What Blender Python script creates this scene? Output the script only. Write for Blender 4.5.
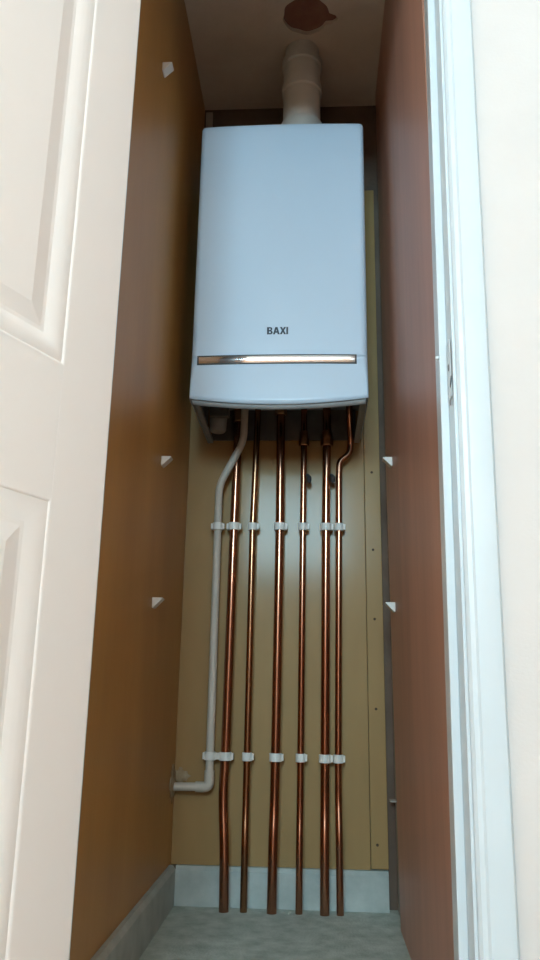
import bpy, bmesh, math, random
from mathutils import Vector, Matrix

for o in list(bpy.data.objects):
    bpy.data.objects.remove(o, do_unlink=True)
S = bpy.context.scene
COL = S.collection
random.seed(4)
PI = math.pi

# ------------------------------------------------------------------ camera
cam_d = bpy.data.cameras.new('camera')
cam = bpy.data.objects.new('camera', cam_d)
COL.objects.link(cam)
cam_d.sensor_fit = 'VERTICAL'
cam_d.sensor_height = 36.0
cam_d.lens = 36.0 * 769.0 / 960.0
cam_d.clip_start = 0.02
# world axes seen from the camera (right, forward, up), measured from the vanishing lines
R = Matrix(((0.99829, 0.00033, -0.05851), (0.05636, 0.26309, 0.96312), (0.01571, -0.96477, 0.26262)))
M = Matrix((( R[0][0], -R[0][1], -R[0][2]), (R[1][0], -R[1][1], -R[1][2]), (R[2][0], -R[2][1], -R[2][2])))
cam.matrix_world = Matrix.Translation((0, -2.19, 0.54)) @ M.to_4x4()
S.camera = cam

# ------------------------------------------------------------------ light
S.view_settings.view_transform = 'Standard'
S.view_settings.look = 'None'
S.view_settings.gamma = 1.0
S.view_settings.use_curve_mapping = False
S.view_settings.exposure = 0.0
W = bpy.data.worlds.new('world'); S.world = W; W.use_nodes = True
bg = W.node_tree.nodes['Background']
bg.inputs[0].default_value = (0.62, 0.80, 1.0, 1); bg.inputs[1].default_value = 1.0
# cool daylight through the rear hall window, warm fill through an added, unseen side window
def window_light(name, loc, rot, sx, sy, energy, col):
    d = bpy.data.lights.new(name, 'AREA'); d.shape = 'RECTANGLE'; d.size = sx; d.size_y = sy; d.energy = energy; d.color = col
    o = bpy.data.objects.new(name, d); COL.objects.link(o); o.location = loc; o.rotation_euler = rot
window_light('daylight_rear_window', (-0.22, -4.71, 1.94), (PI/2, 0, 0), 1.0, 0.80, 148, (0.46, 0.81, 1.0))
window_light('warm_side_fill', (1.16, -3.75, 1.6), (PI/2, 0, PI/2), 1.0, 1.1, 205, (1.0, 0.74, 0.52))

# ------------------------------------------------------------------ materials
def mat(name, col, rough=0.5, metal=0.0, coat=0.0, coat_rough=0.1, var=None, scale=8.0, stretch=(1, 1, 1),
        bump=0.0, bscale=120.0, spec=0.5, emit=None, rvar=0.0, mid=None, detail=4.0):
    m = bpy.data.materials.new(name); m.use_nodes = True
    n = m.node_tree.nodes; l = m.node_tree.links
    p = n['Principled BSDF']
    p.inputs['Base Color'].default_value = (*col, 1)
    p.inputs['Roughness'].default_value = rough
    p.inputs['Metallic'].default_value = metal
    p.inputs['Coat Weight'].default_value = coat
    p.inputs['Coat Roughness'].default_value = coat_rough
    p.inputs['Specular IOR Level'].default_value = spec
    tc = n.new('ShaderNodeTexCoord'); mp = n.new('ShaderNodeMapping')
    mp.inputs['Scale'].default_value = stretch
    l.new(tc.outputs['Object'], mp.inputs['Vector'])
    if var:
        nz = n.new('ShaderNodeTexNoise'); nz.inputs['Scale'].default_value = scale
        nz.inputs['Detail'].default_value = detail; nz.inputs['Roughness'].default_value = 0.6
        l.new(mp.outputs[0], nz.inputs['Vector'])
        rp = n.new('ShaderNodeValToRGB')
        rp.color_ramp.elements[0].position = 0.3; rp.color_ramp.elements[0].color = (*col, 1)
        rp.color_ramp.elements[1].position = 0.72; rp.color_ramp.elements[1].color = (*var, 1)
        if mid:
            e = rp.color_ramp.elements.new(0.5); e.color = (*mid, 1)
        l.new(nz.outputs['Fac'], rp.inputs['Fac']); l.new(rp.outputs[0], p.inputs['Base Color'])
        if rvar:
            mr = n.new('ShaderNodeMapRange')
            mr.inputs['To Min'].default_value = rough - rvar; mr.inputs['To Max'].default_value = rough + rvar
            l.new(nz.outputs['Fac'], mr.inputs['Value']); l.new(mr.outputs[0], p.inputs['Roughness'])
    if bump:
        nb = n.new('ShaderNodeTexNoise'); nb.inputs['Scale'].default_value = bscale
        nb.inputs['Detail'].default_value = 3
        l.new(mp.outputs[0], nb.inputs['Vector'])
        b = n.new('ShaderNodeBump'); b.inputs['Strength'].default_value = bump; b.inputs['Distance'].default_value = 0.004
        l.new(nb.outputs['Fac'], b.inputs['Height']); l.new(b.outputs[0], p.inputs['Normal'])
    if emit:
        p.inputs['Emission Color'].default_value = (*emit[0], 1); p.inputs['Emission Strength'].default_value = emit[1]
    return m

MT = {}
MT['board_left'] = mat('varnished_hardboard', (0.40, 0.20, 0.055), 0.45, var=(0.56, 0.29, 0.085), scale=3.0, stretch=(1, 1, .25), spec=0.35, coat=0.06, coat_rough=0.3, bump=0.08, bscale=60)
MT['board_right'] = mat('red_brown_board', (0.46, 0.24, 0.165), 0.5, var=(0.60, 0.32, 0.225), scale=9.0, stretch=(1, 1, .12), coat=0.15, coat_rough=0.35, bump=0.1, bscale=50)
MT['board_back'] = mat('ochre_board', (0.32, 0.185, 0.068), 0.6, var=(0.40, 0.24, 0.092), scale=4.0, stretch=(1, 1, .3), spec=0.3, coat=0.20, coat_rough=0.15, bump=0.05, bscale=30)
MT['plaster_old'] = mat('old_brown_plaster', (0.12, 0.075, 0.052), 0.9, var=(0.18, 0.12, 0.085), scale=7, bump=0.3, bscale=90)
MT['plaster_pale'] = mat('pale_plaster', (0.42, 0.35, 0.29), 0.9, var=(0.50, 0.43, 0.36), scale=9, bump=0.3, bscale=90)
MT['ceiling'] = mat('cupboard_ceiling', (0.72, 0.59, 0.48), 0.95, var=(0.82, 0.70, 0.58), scale=6, bump=0.35, bscale=140)
MT['hole'] = mat('old_red_plaster', (0.26, 0.11, 0.08), 0.95, var=(0.34, 0.16, 0.11), scale=18, bump=0.4, bscale=80)
MT['screed'] = mat('dusty_screed', (0.33, 0.37, 0.31), 0.95, var=(0.56, 0.60, 0.53), scale=22, mid=(0.44, 0.48, 0.42), bump=0.7, bscale=170)
MT['skirting'] = mat('dusty_white_skirting', (0.36, 0.39, 0.36), 0.7, var=(0.50, 0.53, 0.49), scale=14, bump=0.1, bscale=80)
MT['cream'] = mat('cream_gloss_paint', (0.90, 0.77, 0.69), 0.42, coat=0.15, coat_rough=0.25, var=(0.92, 0.79, 0.71), scale=3, bump=0.02, bscale=40)
MT['white_gloss'] = mat('white_gloss_paint', (0.60, 0.65, 0.67), 0.35, var=(0.63, 0.68, 0.70), scale=5, coat=0.2, bump=0.02, bscale=60)
MT['magnolia'] = mat('magnolia_emulsion', (0.66, 0.60, 0.56), 0.85, var=(0.69, 0.63, 0.59), scale=6, bump=0.08, bscale=200)
MT['hall_ceiling'] = mat('white_ceiling_paint', (0.82, 0.81, 0.79), 0.9, var=(0.85, 0.84, 0.82), scale=6)
MT['carpet'] = mat('beige_carpet', (0.38, 0.31, 0.24), 1.0, var=(0.46, 0.38, 0.30), scale=90, bump=0.6, bscale=400)
MT['enamel'] = mat('white_enamel', (0.56, 0.645, 0.74), 0.42, var=(0.58, 0.665, 0.76), scale=3, coat=0.18, coat_rough=0.2)
MT['enamel_grey'] = mat('grey_chassis', (0.30, 0.29, 0.28), 0.55, var=(0.36, 0.35, 0.34), scale=12)
MT['dark_metal'] = mat('dark_steel', (0.10, 0.09, 0.085), 0.5, metal=0.4, var=(0.16, 0.14, 0.13), scale=20)
MT['black'] = mat('black_rubber', (0.025, 0.024, 0.024), 0.5, var=(0.04, 0.038, 0.036), scale=20)
MT['chrome'] = mat('chrome', (0.82, 0.82, 0.83), 0.08, metal=1.0, var=(0.86, 0.86, 0.87), scale=4)
MT['letter'] = mat('dark_lettering', (0.012, 0.02, 0.035), 0.5, var=(0.016, 0.025, 0.04), scale=4)
MT['copper'] = mat('copper', (0.34, 0.145, 0.085), 0.18, metal=1.0, var=(0.46, 0.22, 0.135), scale=7, stretch=(1, 1, .35), rvar=0.05)
MT['copper_dull'] = mat('brown_copper', (0.30, 0.14, 0.07), 0.2, metal=1.0, var=(0.42, 0.22, 0.12), scale=7, stretch=(1, 1, .35), rvar=0.05)
MT['brass'] = mat('brass', (0.30, 0.15, 0.075), 0.3, metal=1.0, var=(0.42, 0.23, 0.12), scale=30)
MT['pvc'] = mat('white_plastic_pipe', (0.54, 0.47, 0.39), 0.5, var=(0.60, 0.53, 0.45), scale=6)
MT['clip'] = mat('white_clip_plastic', (0.74, 0.69, 0.63), 0.45, var=(0.78, 0.73, 0.67), scale=12)
MT['flue'] = mat('grey_white_flue', (0.62, 0.60, 0.55), 0.5, var=(0.70, 0.68, 0.62), scale=7)
MT['filler'] = mat('dry_filler', (0.30, 0.19, 0.09), 0.95, var=(0.46, 0.36, 0.24), scale=45, bump=0.6, bscale=120)
MT['steel'] = mat('bright_steel', (0.6, 0.6, 0.6), 0.3, metal=1.0, var=(0.7, 0.7, 0.7), scale=20)
MT['screw'] = mat('rusty_screw', (0.06, 0.035, 0.02), 0.6, metal=0.5, var=(0.10, 0.06, 0.035), scale=40)
MT['lampglass'] = mat('opal_glass', (0.9, 0.85, 0.75), 0.4, var=(0.92, 0.87, 0.78), scale=4, emit=((1.0, 0.82, 0.6), 4.0))

gm = bpy.data.materials.new('window_glass'); gm.use_nodes = True
nt = gm.node_tree; nt.nodes.remove(nt.nodes['Principled BSDF'])
tr = nt.nodes.new('ShaderNodeBsdfTransparent'); gl = nt.nodes.new('ShaderNodeBsdfGlossy'); gl.inputs['Roughness'].default_value = 0.02
fr = nt.nodes.new('ShaderNodeFresnel'); fr.inputs[0].default_value = 1.45; mx = nt.nodes.new('ShaderNodeMixShader')
nt.links.new(fr.outputs[0], mx.inputs[0]); nt.links.new(tr.outputs[0], mx.inputs[1]); nt.links.new(gl.outputs[0], mx.inputs[2])
nt.links.new(mx.outputs[0], nt.nodes['Material Output'].inputs[0])
MT['glass'] = gm

# ------------------------------------------------------------------ mesh helpers
def box(bm, x0, x1, y0, y1, z0, z1, bev=0.0, seg=2):
    r = bmesh.ops.create_cube(bm, size=1.0, matrix=Matrix.Translation(((x0+x1)/2, (y0+y1)/2, (z0+z1)/2)) @ Matrix.Diagonal((abs(x1-x0), abs(y1-y0), abs(z1-z0), 1)))
    if bev:
        es = {e for v in r['verts'] for e in v.link_edges}
        bmesh.ops.bevel(bm, geom=list(es), offset=bev, segments=seg, affect='EDGES', profile=0.5)

def tube(bm, pts, r, sides=20, caps=True, radii=None):
    pts = [Vector(p) for p in pts]
    rings = []; prev = None
    for i, p in enumerate(pts):
        if i == 0: t = pts[1]-pts[0]
        elif i == len(pts)-1: t = pts[-1]-pts[-2]
        else: t = (pts[i+1]-p).normalized() + (p-pts[i-1]).normalized()
        t.normalize()
        if prev is None:
            a = Vector((1, 0, 0)) if abs(t.x) < 0.9 else Vector((0, 1, 0))
            u = (a - t*a.dot(t)).normalized()
        else:
            u = (prev - t*prev.dot(t)).normalized()
        prev = u; w = t.cross(u)
        rr = radii[i] if radii else r
        rings.append([bm.verts.new(p + u*math.cos(2*PI*k/sides)*rr + w*math.sin(2*PI*k/sides)*rr) for k in range(sides)])
    for a, b in zip(rings, rings[1:]):
        for k in range(sides):
            bm.faces.new((a[k], a[(k+1) % sides], b[(k+1) % sides], b[k]))
    if caps:
        bm.faces.new(list(reversed(rings[0]))); bm.faces.new(rings[-1])

def bend(pts, rad=0.04, n=8):
    """round the corners of a polyline"""
    P = [Vector(p) for p in pts]; out = [P[0]]
    for i in range(1, len(P)-1):
        a, b, c = P[i-1], P[i], P[i+1]
        d = min(rad, (a-b).length*0.45, (c-b).length*0.45)
        s = b + (a-b).normalized()*d; e = b + (c-b).normalized()*d
        for k in range(n+1):
            t = k/n
            out.append(s*(1-t)**2 + b*2*t*(1-t) + e*t*t)
    out.append(P[-1]); return out

def lathe(bm, prof, cx, cy, sides=32, cap=True):
    rings = [[bm.verts.new((cx+r*math.cos(2*PI*k/sides), cy+r*math.sin(2*PI*k/sides), z)) for k in range(sides)] for r, z in prof]
    for a, b in zip(rings, rings[1:]):
        for k in range(sides):
            bm.faces.new((a[k], a[(k+1) % sides], b[(k+1) % sides], b[k]))
    if cap:
        bm.faces.new(list(reversed(rings[0]))); bm.faces.new(rings[-1])

def prism(bm, poly, axis, a, b):
    """extrude a 2-D polygon along an axis; poly in the two remaining axes, in x,y,z order"""
    def P(p, t):
        q = list(p); q.insert(axis, t); return Vector(q)
    A = [bm.verts.new(P(p, a)) for p in poly]; B = [bm.verts.new(P(p, b)) for p in poly]
    n = len(poly)
    bm.faces.new(A); bm.faces.new(list(reversed(B)))
    for k in range(n):
        bm.faces.new((A[k], B[k], B[(k+1) % n], A[(k+1) % n]))

def obj(name, bm, m, parent=None, smooth=False, origin=None):
    bmesh.ops.recalc_face_normals(bm, faces=bm.faces[:])
    me = bpy.data.meshes.new(name)
    if origin is not None:
        bmesh.ops.translate(bm, verts=bm.verts[:], vec=-Vector(origin))
    bm.to_mesh(me); bm.free()
    me.materials.append(MT[m])
    if smooth:
        for p in me.polygons: p.use_smooth = True
        me.set_sharp_from_angle(angle=math.radians(38))
    o = bpy.data.objects.new(name, me); COL.objects.link(o)
    if origin is not None: o.location = origin
    if parent is not None:
        o.parent = parent
        pl = parent.matrix_world if parent.parent is None else parent.matrix_world
        # parents sit unrotated: subtract their world location so that world-space meshes stay put
        w = Vector(); q = parent
        while q is not None:
            w += q.location; q = q.parent
        if not parent.get('local'):
            o.location = Vector(o.location) - w
    return o

def thing(name, label, cat, loc=(0, 0, 0), group=None):
    o = bpy.data.objects.new(name, None); COL.objects.link(o)
    o.empty_display_size = 0.05
    o.location = loc; o['label'] = label; o['category'] = cat
    if group: o['group'] = group
    return o

def tag(o, label, cat, group=None):
    o['label'] = label; o['category'] = cat
    if group: o['group'] = group
    return o

def struct(o, label=None, cat=None):
    o['kind'] = 'structure'
    if label: o['label'] = label
    if cat: o['category'] = cat
    return o

def B(name, m, args, parent=None, bev=0.0):
    bm = bmesh.new(); box(bm, *args, bev=bev); return obj(name, bm, m, parent)

# ------------------------------------------------------------------ the cupboard shell
XL, XR, ZC = -0.378, 0.212, 2.46
YF0, YF1 = -1.02, -1.14          # inner and outer face of the front wall

# ceiling with an open round hole (and a chipped notch) left by an older flue
bm = bmesh.new()
cx, cy, cr = -0.026, -0.356, 0.069
outer = [bm.verts.new(p) for p in ((-0.46, 0.10, ZC), (0.30, 0.10, ZC), (0.30, YF0, ZC), (-0.46, YF0, ZC))]
edges = [bm.edges.new((outer[i], outer[(i+1) % 4])) for i in range(4)]
hp = []
for k in range(48):
    a = 2*PI*k/48; r = cr*(1 + 0.025*math.sin(5*a+1) + 0.02*math.sin(9*a))
    if -0.06 < math.sin(a) and math.cos(a) > 0.80 and math.sin(a) < 0.45:
        r = cr*(1.40 - 0.9*abs(math.sin(a)-0.18))
    hp.append((cx + r*math.cos(a), cy + r*0.94*math.sin(a)))
hv = [bm.verts.new((x, y, ZC)) for x, y in hp]
edges += [bm.edges.new((hv[i], hv[(i+1) % 48])) for i in range(48)]
bmesh.ops.triangle_fill(bm, use_beauty=True, edges=edges)
for f in list(bm.faces):
    c = f.calc_center_median()
    if math.hypot(c.x-cx, c.y-cy) < cr*0.8: bm.faces.remove(f)
up = [bm.verts.new((v.co.x, v.co.y, ZC+0.014)) for v in hv]
for i in range(48):
    bm.faces.new((hv[i], hv[(i+1) % 48], up[(i+1) % 48], up[i]))
ceil = struct(obj('ceiling', bm, 'ceiling'), 'rough grey-brown cupboard ceiling with a round hole beside the flue', 'ceiling')
B('hole_backing', 'hole', (cx-0.16, cx+0.16, cy-0.14, cy+0.14, ZC+0.0145, ZC+0.04), ceil)

fl = struct(B('floor', 'screed', (-0.46, 0.30, YF0, 0.10, -0.10, 0.0)), 'dusty pale grey cupboard floor', 'floor')

wb = struct(B('wall_back', 'plaster_old', (-0.46, 0.30, 0.0125, 0.10, 0.0, ZC)), 'dark brown plaster wall behind the boiler', 'wall')
B('lining_panel', 'board_back', (XL+0.0005, 0.1435, 0.0, 0.012, 0.094, 2.118), wb, bev=0.0008)
B('corner_strip', 'plaster_pale', (-0.372, -0.350, 0.0, 0.0124, 2.1185, 2.44), wb)  # pale strip in the back corner above the lining panel
st = B('lining_strip', 'board_back', (0.1448, 0.190, -0.001, 0.012, 0.0965, 2.118), wb, bev=0.0012)
bm = bmesh.new()
lathe(bm, [(0.0036, 0), (0.0036, 0.0012), (0.0022, 0.002), (0.0006, 0.0014)], 0, 0, 12)
bmesh.ops.rotate(bm, verts=bm.verts[:], matrix=Matrix.Rotation(PI/2, 3, 'X'))
sc = obj('screw', bm, 'screw', st)
for i, (x, z) in enumerate(((0.1657, 0.93), (0.1663, 0.734), (0.1653, 0.493), (0.162, 0.154), (0.166, 1.16))):
    s = sc if i == 0 else sc.copy()
    if i:
        COL.objects.link(s); s.parent = st
    s.location = (x, -0.001, z)

wl = struct(B('wall_left', 'board_left', (-0.46, XL, YF0, 0.0125, 0.0, ZC)), 'glossy brown boarded side wall beside the white waste pipe', 'wall')
# crusted filler round the waste pipe where it leaves through the side board
bm = bmesh.new()
bmesh.ops.create_icosphere(bm, subdivisions=3, radius=1.0)
for v in bm.verts:
    n = 1 + 0.28*math.sin(v.co.y*7+1)*math.cos(v.co.z*6) + random.uniform(-.10, .10)
    v.co = Vector((XL + 0.0005 + max(0.0, v.co.x)*0.007, -0.036 + v.co.y*0.036*n, 0.296 + v.co.z*0.042*n))
obj('filler_patch', bm, 'filler', wl, smooth=True)
bm = bmesh.new()
bmesh.ops.create_icosphere(bm, subdivisions=3, radius=1.0)
for v in bm.verts:
    n = 1 + 0.3*math.sin(v.co.x*6+2)*math.cos(v.co.z*7) + random.uniform(-.1, .1)
    v.co = Vector((XL + 0.018 + v.co.x*0.022*n, -0.0005 - max(0, -v.co.y)*0.006, 0.312 + v.co.z*0.018*n))
obj('filler_patch', bm, 'filler', wl, smooth=True)

wr = struct(B('wall_right', 'plaster_pale', (XR, 0.30, YF0, 0.0125, 0.0, ZC)), 'pale plaster edge behind the reddish brown board', 'wall')
bm = bmesh.new()      # red-brown board, its back edge stands away from the corner towards the floor
prism(bm, [(-1.019, 0.0005), (-0.165, 0.0005), (-0.075, 1.15), (-0.035, ZC-0.001), (-1.019, ZC-0.001)], 0, 0.2005, 0.2115)
obj('lining_board', bm, 'board_right', wr)
B('mortar_ledge', 'plaster_pale', (0.196, XR, -0.03, 0.0, 0.262, 0.266), wr)

# skirting boards
bm = bmesh.new()
prism(bm, [(-0.018, 0.0005), (0.012, 0.0005), (0.012, 0.094), (-0.010, 0.094), (-0.018, 0.084)], 0, XL+0.017, 0.188)
struct(obj('baseboard_back', bm, 'skirting'), 'dusty white skirting behind the copper pipes', 'skirting')
bm = bmesh.new()
prism(bm, [(XL, 0.0005), (XL+0.017, 0.0005), (XL+0.017, 0.086), (XL+0.010, 0.096), (XL, 0.096)], 1, YF0+0.002, -0.0185)
struct(obj('baseboard_left', bm, 'skirting'), 'dusty white skirting along the brown side board', 'skirting')

# ------------------------------------------------------------------ front wall, door frame and hall
HX0, HX1, HY = -1.60, 1.05, -4.60
OX0, OX1, OZ = -0.335, 0.199, 2.12       # the doorway
bm = bmesh.new()
box(bm, HX0, OX0-0.018, YF1, YF0, 0.0, ZC)
box(bm, OX1+0.018, HX1, YF1, YF0, 0.0, ZC)
box(bm, OX0-0.018, OX1+0.018, YF1, YF0, OZ+0.018, ZC)
struct(obj('wall_front', bm, 'magnolia'), 'cream painted hall wall beside the white door frame', 'wall')

def lean(bm, k=0.0117):
    for v in bm.verts: v.co.x += (v.co.z-0.9)*k*min(1, 1.0)
ln = struct(B('trim_1', 'white_gloss', (OX0-0.018, OX0, YF1, YF0, 0, OZ)), 'white painted door lining on the hinge side', 'door frame')
bm = bmesh.new(); box(bm, OX1, OX1+0.018, YF1, YF0+0.0005, 0, OZ); lean(bm)
ln2 = struct(obj('trim_2', bm, 'white_gloss'), 'white painted door lining carrying the catch plate', 'door frame')
B('stop', 'white_gloss', (OX0, OX0+0.012, -1.10, -1.062, 0, OZ), ln)
bm = bmesh.new(); box(bm, OX1-0.0125, OX1, -1.10, -1.062, 0, OZ, bev=0.0015); lean(bm); obj('stop', bm, 'white_gloss', ln2)
hd = struct(B('trim_3', 'white_gloss', (OX0-0.018, OX1+0.018, YF1, YF0, OZ, OZ+0.018)), 'white painted head of the door frame', 'door frame')
B('stop', 'white_gloss', (OX0, OX1, -1.10, -1.062, OZ-0.012, OZ), hd)
def architrave(name, pts_x, z0, z1, label, horiz=False):
    a, b = pts_x        # inner edge -> outer edge
    s = 1 if b > a else -1
    w = abs(b-a)
    prof = [(0, 0), (0, -0.008), (0.004, -0.012), (0.010, -0.0125), (0.013, -0.0155), (w-0.012, -0.017), (w-0.004, -0.015), (w, -0.009), (w, 0)]
    bm = bmesh.new()
    if horiz:
        prism(bm, [(YF1+y, a+s*x) for x, y in prof], 0, z0, z1)
    else:
        prism(bm, [(a+s*x, YF1+y) for x, y in prof], 2, z0, z1)
        if s > 0: lean(bm)
    return struct(obj(name, bm, 'white_gloss', smooth=True), label, 'architrave')
architrave('trim_4', (OX1+0.004, OX1+0.051), 0, OZ+0.004, 'white moulded architrave beside the cream wall, catch side')
architrave('trim_5', (OX0-0.006, OX0-0.053), 0, OZ+0.004, 'white moulded architrave behind the open door')
architrave('trim_6', (OZ+0.004, OZ+0.051), OX0-0.053, OX1+0.051, 'white moulded architrave over the doorway', True)

# hall shell with a window behind the photographer and one added in the side wall for warm light
wz0, wz1 = 1.02, 2.22
wx0, wx1 = -0.74, 0.30          # rear window
vy0, vy1 = -4.27, -3.23          # added side window
bm = bmesh.new()
box(bm, HX0, wx0, HY-0.1, HY, 0, ZC); box(bm, wx1, HX1, HY-0.1, HY, 0, ZC)
box(bm, wx0, wx1, HY-0.1, HY, 0, 1.52); box(bm, wx0, wx1, HY-0.1, HY, 2.38, ZC)
struct(obj('wall_hall_rear', bm, 'magnolia'), 'cream hall wall with the window', 'wall')
struct(B('wall_hall_left', 'magnolia', (HX0-0.1, HX0, HY-0.1, YF0, 0, ZC)), 'cream hall wall on the hinge side', 'wall')
bm = bmesh.new()
box(bm, HX1, HX1+0.1, HY-0.1, vy0, 0, ZC); box(bm, HX1, HX1+0.1, vy1, YF0, 0, ZC)
box(bm, HX1, HX1+0.1, vy0, vy1, 0, wz0); box(bm, HX1, HX1+0.1, vy0, vy1, wz1, ZC)
struct(obj('wall_hall_right', bm, 'magnolia'), 'cream hall wall with the added side window', 'wall')
struct(B('floor_hall', 'carpet', (HX0-0.1, HX1+0.1, HY-0.1, YF0, -0.10, 0.0)), 'beige hall carpet', 'floor')
struct(B('ceiling_hall', 'hall_ceiling', (HX0-0.1, HX1+0.1, HY-0.1, YF0, ZC, ZC+0.10)), 'white hall ceiling', 'ceiling')
def window(name, label, loc, rz, w, h):
    win = bpy.data.objects.new(name, None); COL.objects.link(win); win.location = loc; win.rotation_euler = (0, 0, rz); win['local'] = 1
    struct(win, label, 'window')
    for a in ((-w/2, -w/2+0.05, 0, h), (w/2-0.05, w/2, 0, h), (-w/2+0.05, w/2-0.05, 0, 0.05), (-w/2+0.05, w/2-0.05, h-0.05, h), (-0.02, 0.02, 0.05, h-0.05)):
        B('window_frame', 'white_gloss', (a[0], a[1], -0.07, -0.02, a[2], a[3]), win)
    for a in ((-w/2+0.05, -0.02), (0.02, w/2-0.05)):
        B('pane', 'glass', (a[0], a[1], -0.047, -0.043, 0.05, h-0.05), win)
    B('window_sill', 'white_gloss', (-w/2-0.04, w/2+0.04, -0.02, 0.09, -0.025, 0), win, bev=0.006)
window('window_1', 'white framed window in the rear hall wall', ((wx0+wx1)/2, HY, 1.52), 0, wx1-wx0, 0.86)
window('added_window', 'white framed window added in the side hall wall for warm light', (HX1, (vy0+vy1)/2, wz0), PI/2, vy1-vy0, wz1-wz0)

# catch plate on the lining, with its screw and hole
cp = thing('catch_plate', 'small worn metal catch plate on the white door lining', 'catch', (OX1, -1.121, 1.0))
B('plate', 'white_gloss', (OX1-0.0012, OX1, -1.133, -1.109, 0.955, 1.045), cp, bev=0.0004)
bm = bmesh.new(); prism(bm, [(-1.139, 0.984), (-1.1275, 0.974), (-1.1275, 0.970), (-1.139, 0.979)], 0, OX1-0.0022, OX1-0.0012); obj('latch_hole', bm, 'black', cp)
B('screw', 'dark_metal', (OX1-0.0018, OX1-0.0012, -1.122, -1.117, 1.0, 1.009), cp)
B('screw', 'dark_metal', (OX1-0.0018, OX1-0.0012, -1.124, -1.119, 0.945, 0.953), cp)
bm = bmesh.new(); bmesh.ops.create_icosphere(bm, subdivisions=2, radius=0.0035, matrix=Matrix.Translation((OX1-0.0135, -1.098, 1.030)))
tag(obj('paint_blob', bm, 'white_gloss', smooth=True), 'tiny white knob on the edge of the door stop', 'knob')

# ------------------------------------------------------------------ the open panelled door
door = bpy.data.objects.new('door_1', None); COL.objects.link(door)
door['local'] = 1
struct(door, 'cream painted panelled door standing open on the hinge side', 'door')
door.location = (-0.325, -1.149, 0.008)
door.rotation_euler = (0, 0, math.radians(-113.5))
DW, DH, DT = 0.512, 2.104, 0.035          # local x along the leaf, y = thickness (inner face at y = DT)
def D(name, x0, x1, z0, z1, y0=0.0, y1=DT, bev=0.0004):
    bm = bmesh.new(); box(bm, x0, x1, y0, y1, z0, z1, bev=bev)
    return obj(name, bm, 'cream', door)
SW = 0.104
D('stile', 0.003, SW, 0, DH); D('stile', DW-SW, DW, 0, DH)
D('rail', SW, DW-SW, 0, 0.215); D('rail', SW, DW-SW, 0.760, 0.945); D('rail', SW, DW-SW, DH-0.115, DH)
def door_panel(z0, z1):
    x0, x1 = SW, DW-SW
    # sunk panel with a raised field on both faces
    bm = bmesh.new()
    def rect(i, y): return [bm.verts.new((x, y, z)) for x, z in ((x0+i, z0+i), (x1-i, z0+i), (x1-i, z1-i), (x0+i, z1-i))]
    for s in (0, 1):
        Y = lambda d: DT-d if s else d
        rs = [rect(0.0, Y(0.0085)), rect(0.040, Y(0.0085)), rect(0.064, Y(0.0045))]
        for a, b in zip(rs, rs[1:]):
            for k in range(4): bm.faces.new((a[k], a[(k+1) % 4], b[(k+1) % 4], b[k]))
        bm.faces.new(rs[-1])
    p = obj('panel', bm, 'cream', door)
    # ogee moulding frame between stile and panel, one mitred length on every side
    prof = [(-0.002, 0.0002), (0.0, 0.0), (0.003, -0.0022), (0.006, -0.0016), (0.013, -0.0012), (0.021, -0.0028), (0.028, -0.0055), (0.033, -0.0080), (0.035, -0.0088)]
    bm = bmesh.new(); rings = []
    for i, h in prof: rings.append(rect2(bm, x0, x1, z0, z1, i, DT+h))
    for a, b in zip(rings, rings[1:]):
        for k in range(4): bm.faces.new((a[k], a[(k+1) % 4], b[(k+1) % 4], b[k]))
    obj('panel_moulding', bm, 'cream', door, smooth=True)
def rect2(bm, x0, x1, z0, z1, i, y):
    return [bm.verts.new((x, y, z)) for x, z in ((x0+i, z0+i), (x1-i, z0+i), (x1-i, z1-i), (x0+i, z1-i))]
door_panel(0.215, 0.760); door_panel(0.945, DH-0.115)
for z in (0.20, 1.85):
    bm = bmesh.new(); tube(bm, [(0, -0.004, z-0.038), (0, -0.004, z+0.038)], 0.004, 12)
    box(bm, 0.0, 0.0028, 0.0, DT-0.006, z-0.036, z+0.036)
    obj('hinge', bm, 'steel', door, smooth=True)

# ------------------------------------------------------------------ the boiler
BX, HWD = -0.0945, 0.231
BT, BB = 2.098, 1.253
boiler = thing('wall_boiler', 'white wall-hung boiler with bowed front and chrome strip above copper pipes', 'boiler', (BX, 0, BB))
def section(hw, r, yf, bow, n=28, nc=8):
    """outline of the casing seen from above: wall side -> left -> bowed front -> right -> wall side"""
    ys = yf + bow          # front at the corners
    pts = [(-hw, -0.004)]
    c = (-hw+r, ys+r)
    for k in range(nc+1):
        a = PI + (PI/2)*k/nc
        pts.append((c[0]+r*math.cos(a), c[1]+r*math.sin(a)))
    for k in range(1, n):
        x = (-hw+r) + (2*hw-2*r)*k/n
        pts.append((x, ys - bow*(1-(x/(hw-r))**2)))
    for k in range(nc+1):
        a = 1.5*PI + (PI/2)*k/nc
        pts.append((-c[0]+r*math.cos(a), c[1]+r*math.sin(a)))
    pts.append((hw, -0.004))
    return pts
def loft(bm, rings, close_top=True):
    V = [[bm.verts.new(p) for p in r] for r in rings]
    for a, b in zip(V, V[1:]):
        for k in range(len(a)-1):
            bm.faces.new((a[k], a[k+1], b[k+1], b[k]))
    if close_top: bm.faces.new(V[-1])
    return V
bm = bmesh.new(); rings = []
for z, hw, r, yf in ((1.381, HWD, 0.018, -0.347), (1.50, HWD, 0.018, -0.347), (1.8, HWD, 0.017, -0.346), (2.088, HWD, 0.015, -0.345), (2.094, HWD-0.001, 0.015, -0.3435), (BT, HWD-0.005, 0.013, -0.339)):
    rings.append([(BX+x, y, z) for x, y in section(hw, r, yf, 0.005)])
loft(bm, rings)
obj('casing', bm, 'enamel', boiler, smooth=True)
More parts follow.
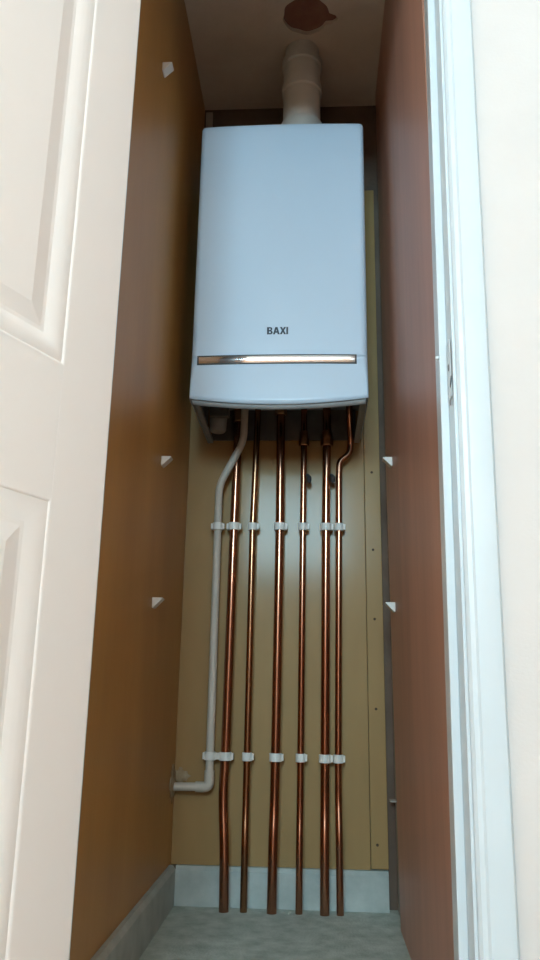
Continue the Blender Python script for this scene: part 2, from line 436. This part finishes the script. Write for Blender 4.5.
# lower fascia: corner rounding runs out towards the bottom, whose edge dips in the middle
bm = bmesh.new(); rings = []
NZ = 10
for i in range(NZ+1):
    t = i/NZ; z = 1.381 - t*(1.381-1.262)
    r = 0.014*(1-t)**1.3 + 0.004
    yf = -0.347 - 0.005*t
    ring = []
    for x, y in section(HWD, r, yf, 0.005 + 0.004*t):
        fx = max(0, 1-(x/HWD)**2) if y < -0.2 else 0
        ring.append((BX+x, y, z - t*t*0.020*fx))
    rings.append(ring)
rings.reverse()
loft(bm, rings, close_top=False)
fas = obj('fascia', bm, 'enamel', boiler, smooth=True)
m = fas.modifiers.new('thickness', 'SOLIDIFY'); m.thickness = 0.0022; m.offset = -1
# grey inner lip under the fascia
bm = bmesh.new(); ra = []; rb = []
for x, y in section(HWD-0.004, 0.004, -0.348, 0.009):
    fx = max(0, 1-(x/HWD)**2) if y < -0.2 else 0
    ra.append((BX+x, y, 1.266-0.020*fx)); rb.append((BX+x*0.985, y+(0.006 if y < -0.2 else 0), 1.249-0.018*fx))
loft(bm, [rb, ra], close_top=False)
lip = obj('lower_rim', bm, 'enamel_grey', boiler, smooth=True)
m = lip.modifiers.new('thickness', 'SOLIDIFY'); m.thickness = 0.003; m.offset = -1
# chrome strip in a dark rebate
bm = bmesh.new(); bm2 = bmesh.new()
sx0, sx1 = -0.3085, 0.1075
def yfront(x): 
    u = (x-BX)/(HWD-0.018); return -0.347 + 0.005*u*u
def ribbon(bm, x0, x1, z0, z1, d0, d1, n=40):
    V = []
    for k in range(n+1):
        x = x0 + (x1-x0)*k/n; y = yfront(x)
        V.append([bm.verts.new((x, y-d, z)) for d, z in ((d0, z0), (d1, z0), (d1, z1), (d0, z1))])
    for a, b in zip(V, V[1:]):
        for k in range(4): bm.faces.new((a[k], a[(k+1) % 4], b[(k+1) % 4], b[k]))
    bm.faces.new(V[0]); bm.faces.new(V[-1])
ribbon(bm, sx0, sx1, 1.3545, 1.381, -0.004, 0.0012)
strip = obj('strip_surround', bm, 'black', boiler)
bm = bm2
V = []
for k in range(41):      # slightly bellied chrome inlay
    x = sx0+0.0045 + (sx1-sx0-0.009)*k/40; y = yfront(x)
    V.append([bm.verts.new((x, y-0.0012-0.0014*math.sin(PI*j/6)-0.0020*j/6, 1.3588+0.0178*j/6)) for j in range(7)])
for a, b in zip(V, V[1:]):
    for j in range(6): bm.faces.new((a[j], a[j+1], b[j+1], b[j]))
obj('chrome_inlay', bm, 'chrome', strip, smooth=True)

# the maker's lettering, set on the bowed front: each letter its own raised piece
def letter(x0, x1, outer, holes=()):
    bm = bmesh.new(); z0, h, w = 1.4385, 0.0205, x1-x0
    def P(u, v): x = x0+u*w; return Vector((x, yfront(x)-0.0011, z0+v*h))
    es = []
    for loop in (outer, *holes):
        vs = [bm.verts.new(P(*p)) for p in loop]
        es += [bm.edges.new((vs[k], vs[(k+1) % len(vs)])) for k in range(len(vs))]
    r = bmesh.ops.triangle_fill(bm, use_beauty=True, use_dissolve=False, edges=es)
    fs = [f for f in r['geom'] if isinstance(f, bmesh.types.BMFace)]
    ex = bmesh.ops.extrude_face_region(bm, geom=fs)
    bmesh.ops.translate(bm, verts=[v for v in ex['geom'] if isinstance(v, bmesh.types.BMVert)], vec=(0, 0.0009, 0))
    o = obj('letter', bm, 'letter', boiler)
    o['label'] = 'raised dark letter of the word BAXI'
def arc(cu, cv, ru, rv, a0, a1, n=7):
    return [(cu+ru*math.cos(math.radians(a0+(a1-a0)*k/n)), cv+rv*math.sin(math.radians(a0+(a1-a0)*k/n))) for k in range(n+1)]
lx = -0.1262
letter(lx, lx+0.0150, [(0, 0), (0.58, 0)] + arc(0.58, 0.27, 0.42, 0.27, -90, 75) + [(0.80, 0.53)] + arc(0.55, 0.76, 0.38, 0.24, -50, 90) + [(0, 1)],
       [[(0.36, 0.18), (0.52, 0.18)] + arc(0.52, 0.29, 0.16, 0.13, -60, 60, 4) + [(0.52, 0.41), (0.36, 0.41)],
        [(0.36, 0.61), (0.50, 0.61)] + arc(0.50, 0.72, 0.14, 0.12, -60, 60, 4) + [(0.50, 0.83), (0.36, 0.83)]])
letter(lx+0.0157, lx+0.0335, [(0, 0), (0.30, 0), (0.36, 0.22), (0.64, 0.22), (0.70, 0), (1, 0), (0.66, 1), (0.34, 1)], [[(0.42, 0.42), (0.58, 0.42), (0.50, 0.70)]])
letter(lx+0.0338, lx+0.0500, [(0, 0), (0.32, 0), (0.5, 0.30), (0.68, 0), (1, 0), (0.675, 0.51), (0.99, 1), (0.67, 1), (0.5, 0.72), (0.33, 1), (0.01, 1), (0.325, 0.51)])
letter(lx+0.0506, lx+0.0556, [(0, 0), (1, 0), (1, 1), (0, 1)])

# underside: side flanges, recessed chassis tray, wall jig
for s in (-1, 1):
    bm = bmesh.new()
    x = BX + s*(HWD-0.004)
    prism(bm, [(-0.315, 1.258), (-0.006, 1.250), (-0.006, 1.262), (-0.315, 1.270)], 0, x, x - s*0.016)
    obj('side_flange', bm, 'enamel_grey', boiler)
B('chassis', 'enamel_grey', (BX-HWD+0.006, BX+HWD-0.006, -0.318, -0.004, 1.352, 1.362), boiler)
B('control_box', 'black', (BX-0.10, BX+0.16, -0.300, -0.175, 1.300, 1.352), boiler, bev=0.006)
B('wall_jig', 'dark_metal', (BX-0.215, BX+0.215, -0.0115, -0.0045, 1.258, 1.352), boiler)
bm = bmesh.new()
lathe(bm, [(0.020, 1.262), (0.024, 1.268), (0.026, 1.30), (0.026, 1.352)], -0.283, -0.075, 24)
obj('trap', bm, 'enamel_grey', boiler, smooth=True)
B('bracket', 'dark_metal', (BX-0.205, BX-0.150, -0.15, -0.125, 1.285, 1.352), boiler, bev=0.002)

# ------------------------------------------------------------------ flue
FX, FY = -0.041, -0.222
flue = thing('boiler_flue', 'grey-white vertical flue pipe rising from the boiler to the ceiling', 'flue', (FX, FY, BT))
bm = bmesh.new(); lathe(bm, [(0.064, BT), (0.066, BT+0.004), (0.066, 2.175), (0.0635, 2.182), (0.0605, 2.185)], FX, FY, 40); obj('boiler_collar', bm, 'flue', flue, smooth=True)
bm = bmesh.new(); lathe(bm, [(0.0565, 2.185), (0.0565, 2.296), (0.0615, 2.300), (0.0615, 2.322), (0.0565, 2.326), (0.0565, 2.392), (0.0615, 2.396), (0.0615, 2.418), (0.055, 2.424)], FX, FY, 40); obj('lower_section', bm, 'flue', flue, smooth=True)
bm = bmesh.new(); lathe(bm, [(0.052, 2.4235), (0.052, ZC-0.0005)], FX, FY, 40); obj('upper_section', bm, 'flue', flue, smooth=True)

# ------------------------------------------------------------------ copper pipes
PY = -0.034
def pipe(name, pts, r, m, label, rad=0.035, fittings=()):
    base = Vector(pts[-1])
    t = thing(name, label, 'pipe', (base.x, base.y, 0), 'copper pipes under the boiler')
    bm = bmesh.new(); tube(bm, bend(pts, rad), r, 20); obj('tube', bm, m, t, smooth=True)
    for (z, rr, h, x, y) in fittings:
        bm = bmesh.new(); lathe(bm, [(rr*0.92, z-h/2), (rr, z-h/2+0.002), (rr, z+h/2-0.002), (rr*0.92, z+h/2)], x, y, 6)
        obj('compression_nut', bm, 'brass', t)
        bm = bmesh.new(); lathe(bm, [(rr*0.8, z+h/2), (rr*0.86, z+h/2+0.006), (rr*0.7, z+h/2+0.022)], x, y, 16)
        obj('valve_body', bm, 'brass', t, smooth=True)
    return t
FB = -0.051          # the pipes step forward over the skirting before they enter the floor
TOP = 1.3515
pipe('copper_pipe', [(-0.2265, PY, TOP), (-0.2285, PY, 1.23), (-0.2322, PY, 0.99), (-0.2375, PY, 0.38), (-0.2415, PY, 0.262), (-0.2315, FB, 0.150), (-0.2285, FB-0.004, 0.0)], 0.0125, 'copper',
     'thick copper pipe kinked near the floor, next to the white plastic waste pipe', 0.05, [(1.318, 0.019, 0.024, -0.227, PY)])
pipe('copper_pipe', [(-0.170, PY, TOP), (-0.1725, PY, 1.23), (-0.1785, PY, 0.99), (-0.180, PY, 0.38), (-0.1805, PY, 0.245), (-0.1795, FB, 0.160), (-0.1792, FB, 0.0)], 0.0092, 'copper_dull',
     'thin brownish copper pipe between the kinked and the central thick pipes', 0.05)
pipe('copper_pipe', [(-0.1015, PY, TOP), (-0.1005, PY, 0.99), (-0.1044, PY, 0.38), (-0.1055, PY, 0.255), (-0.107, FB, 0.165), (-0.1082, FB-0.004, 0.0)], 0.0125, 'copper',
     'straight thick copper pipe rising to the middle of the boiler, below the chrome strip', 0.05, [(1.338, 0.018, 0.020, -0.1012, PY)])
pipe('copper_pipe', [(-0.0326, PY, TOP), (-0.0326, PY, 1.25), (-0.0344, PY, 0.99), (-0.0380, PY, 0.38), (-0.0388, PY, 0.240), (-0.0396, FB, 0.155), (-0.040, FB, 0.0)], 0.0090, 'copper',
     'thin straight copper pipe with a brass nut, between the two thick straight pipes', 0.05, [(1.243, 0.0155, 0.022, -0.0326, PY)])
pipe('copper_pipe', [(0.0345, PY, TOP), (0.0345, PY, 1.25), (0.0311, PY, 0.99), (0.0264, PY, 0.38), (0.0256, PY, 0.250), (0.0246, FB, 0.165), (0.0242, FB-0.004, 0.0)], 0.0120, 'copper',
     'thick copper pipe with a brass nut, clipped alongside the thin stepped pipe', 0.05, [(1.243, 0.0185, 0.024, 0.0345, PY)])
pipe('copper_pipe', [(0.099, PY-0.05, TOP), (0.101, PY-0.03, 1.290), (0.1045, PY, 1.245), (0.1000, PY, 1.205), (0.0708, PY, 1.186), (0.0692, PY, 1.145), (0.0681, PY, 0.99), (0.0615, PY, 0.38), (0.0610, PY, 0.265), (0.0620, FB, 0.175), (0.0630, FB, 0.0)], 0.0092, 'copper',
     'thin copper pipe that steps sideways under the boiler, nearest the reddish board', 0.022)

# dark hooks standing in for the fittings' shadows and reflections on the back board
for x, l in ((-0.0185, 'small dark stand-in for a fitting shadow beside the thin nut-fitted copper pipe'), (0.0505, 'small dark stand-in for a fitting shadow beside the thick nut-fitted copper pipe')):
    t = thing('fitting_shadow', l, 'shadow stand-in', (x, PY, 1.12), 'shadow stand-ins under the boiler')
    sgn = x - 0.015
    bm = bmesh.new(); tube(bm, bend([(x-0.012, PY, 1.142), (x, PY-0.004, 1.142), (x+0.0015, PY-0.006, 1.118)], 0.008), 0.0045, 12); obj('shadow_hook', bm, 'black', t, smooth=True)
    bm = bmesh.new(); lathe(bm, [(0.0062, 1.122), (0.007, 1.126), (0.007, 1.134), (0.0055, 1.138)], x+0.0013, PY-0.0055, 8); obj('shadow_collar', bm, 'black', t)

# ------------------------------------------------------------------ white waste pipe
wt = thing('waste_pipe', 'white plastic waste pipe running down and out through the brown side wall', 'pipe', (-0.279, PY, 0.28))
bm = bmesh.new(); tube(bm, bend([(-0.2065, -0.064, 1.340), (-0.2085, -0.064, 1.236), (-0.2765, -0.052, 1.108), (-0.279, PY, 1.03), (-0.279, PY, 0.32)], 0.028), 0.0107, 20); obj('upright_tube', bm, 'pvc', wt, smooth=True)
bm = bmesh.new(); tube(bm, bend([(-0.279, PY, 0.330), (-0.279, PY, 0.289), (-0.315, PY, 0.289)], 0.014), 0.0132, 20); obj('elbow', bm, 'pvc', wt, smooth=True)
bm = bmesh.new(); tube(bm, [(-0.312, PY, 0.289), (XL+0.0005, PY, 0.288)], 0.0107, 20); obj('outlet_tube', bm, 'pvc', wt, smooth=True)

# ------------------------------------------------------------------ pipe clips
def clip(x, z, r, label, group, side=0):
    t = thing('pipe_clip', label, 'pipe clip', (x, 0, z), group)
    bm = bmesh.new()
    ro, ri, h = r+0.0042, r+0.0004, 0.0105
    n = 22; V = []
    for k in range(n+1):
        a = 2*PI*k/n
        c, s = math.cos(a), math.sin(a)
        V.append([bm.verts.new((x+rr*c, PY+rr*s, z+dz)) for rr, dz in ((ri, -h), (ro-0.0008, -h), (ro, -h+0.001), (ro, h-0.001), (ro-0.0008, h), (ri, h))])
    for a, b in zip(V, V[1:]):
        for k in range(6): bm.faces.new((a[k], a[(k+1) % 6], b[(k+1) % 6], b[k]))
    obj('ring', bm, 'clip', t, smooth=True)
    bm = bmesh.new(); box(bm, x-r*0.8, x+r*0.8, PY+ri+0.001, -0.0005, z-h*0.95, z+h*0.95, bev=0.0012); obj('base', bm, 'clip', t)
    bm = bmesh.new()      # latch ears at the side
    bm.free()
    for s in ((1,) if side == 0 else (-1, 1)):
        B('latch', 'clip', (x+s*(ro-0.001), x+s*(ro+0.0045), PY-0.006, PY+0.010, z-h*0.8, z+h*0.8), t, bev=0.001)
rows = ((0.989, 'upper'), (0.3665, 'lower'))
spots = (((-0.279, -0.279), 0.0107, 'white plastic waste pipe', 1), ((-0.2322, -0.2375), 0.0125, 'thick copper pipe next to the waste pipe', 1),
         ((-0.1785, -0.1800), 0.0092, 'thin brownish copper pipe', 0), ((-0.1005, -0.1044), 0.0125, 'central thick copper pipe', 0),
         ((-0.0344, -0.0380), 0.0090, 'thin copper pipe between two thick ones', 0), ((0.0311, 0.0264), 0.0120, 'thick copper pipe paired with the stepped pipe', 0),
         ((0.0681, 0.0615), 0.0092, 'thin copper pipe nearest the reddish board', 0))
for ri, (z, w) in enumerate(rows):
    for xs_, r, l, sd in spots:
        clip(xs_[ri], z - 0.0006*(xs_[ri] > 0), r, '%s-row white clip on the %s' % (w, l), 'pipe clips of the %s row' % w, sd)

# ------------------------------------------------------------------ shelf support blocks
def block(x, y, z, s, label):
    w = 0.024; d = 0.026
    t = thing('shelf_support', label, 'shelf support', (x, y, z), 'shelf support blocks on the side walls')
    bm = bmesh.new()
    prism(bm, [(x, z), (x+s*w, z), (x+s*w, z-0.003), (x+s*0.003, z-w), (x, z-w)], 1, y-d/2, y+d/2)
    bmesh.ops.bevel(bm, geom=bm.edges[:], offset=0.0008, segments=1, affect='EDGES')
    obj('wedge', bm, 'clip', t)
    bm = bmesh.new(); lathe(bm, [(0.0028, 0), (0.0028, 0.0012), (0.001, 0.0016)], 0, 0, 10)
    bmesh.ops.rotate(bm, verts=bm.verts[:], matrix=Matrix.Rotation(s*math.radians(135), 3, 'Y'))
    bmesh.ops.translate(bm, verts=bm.verts[:], vec=(x+s*(w+0.001)/2, y, z-w/2))
    obj('screw', bm, 'steel', t)
block(XL+0.0005, -0.63, 2.035, 1, 'white shelf support block high on the brown wall, near the ceiling')
block(XL+0.0005, -0.385, 1.090, 1, 'white shelf support block on the brown wall, just below boiler level')
block(XL+0.0005, -0.400, 0.742, 1, 'white shelf support block on the brown wall, lowest above the waste outlet')
block(0.200, -0.250, 1.128, -1, 'upper white shelf support block on the reddish brown board')
block(0.200, -0.230, 0.755, -1, 'lower white shelf support block on the reddish brown board')
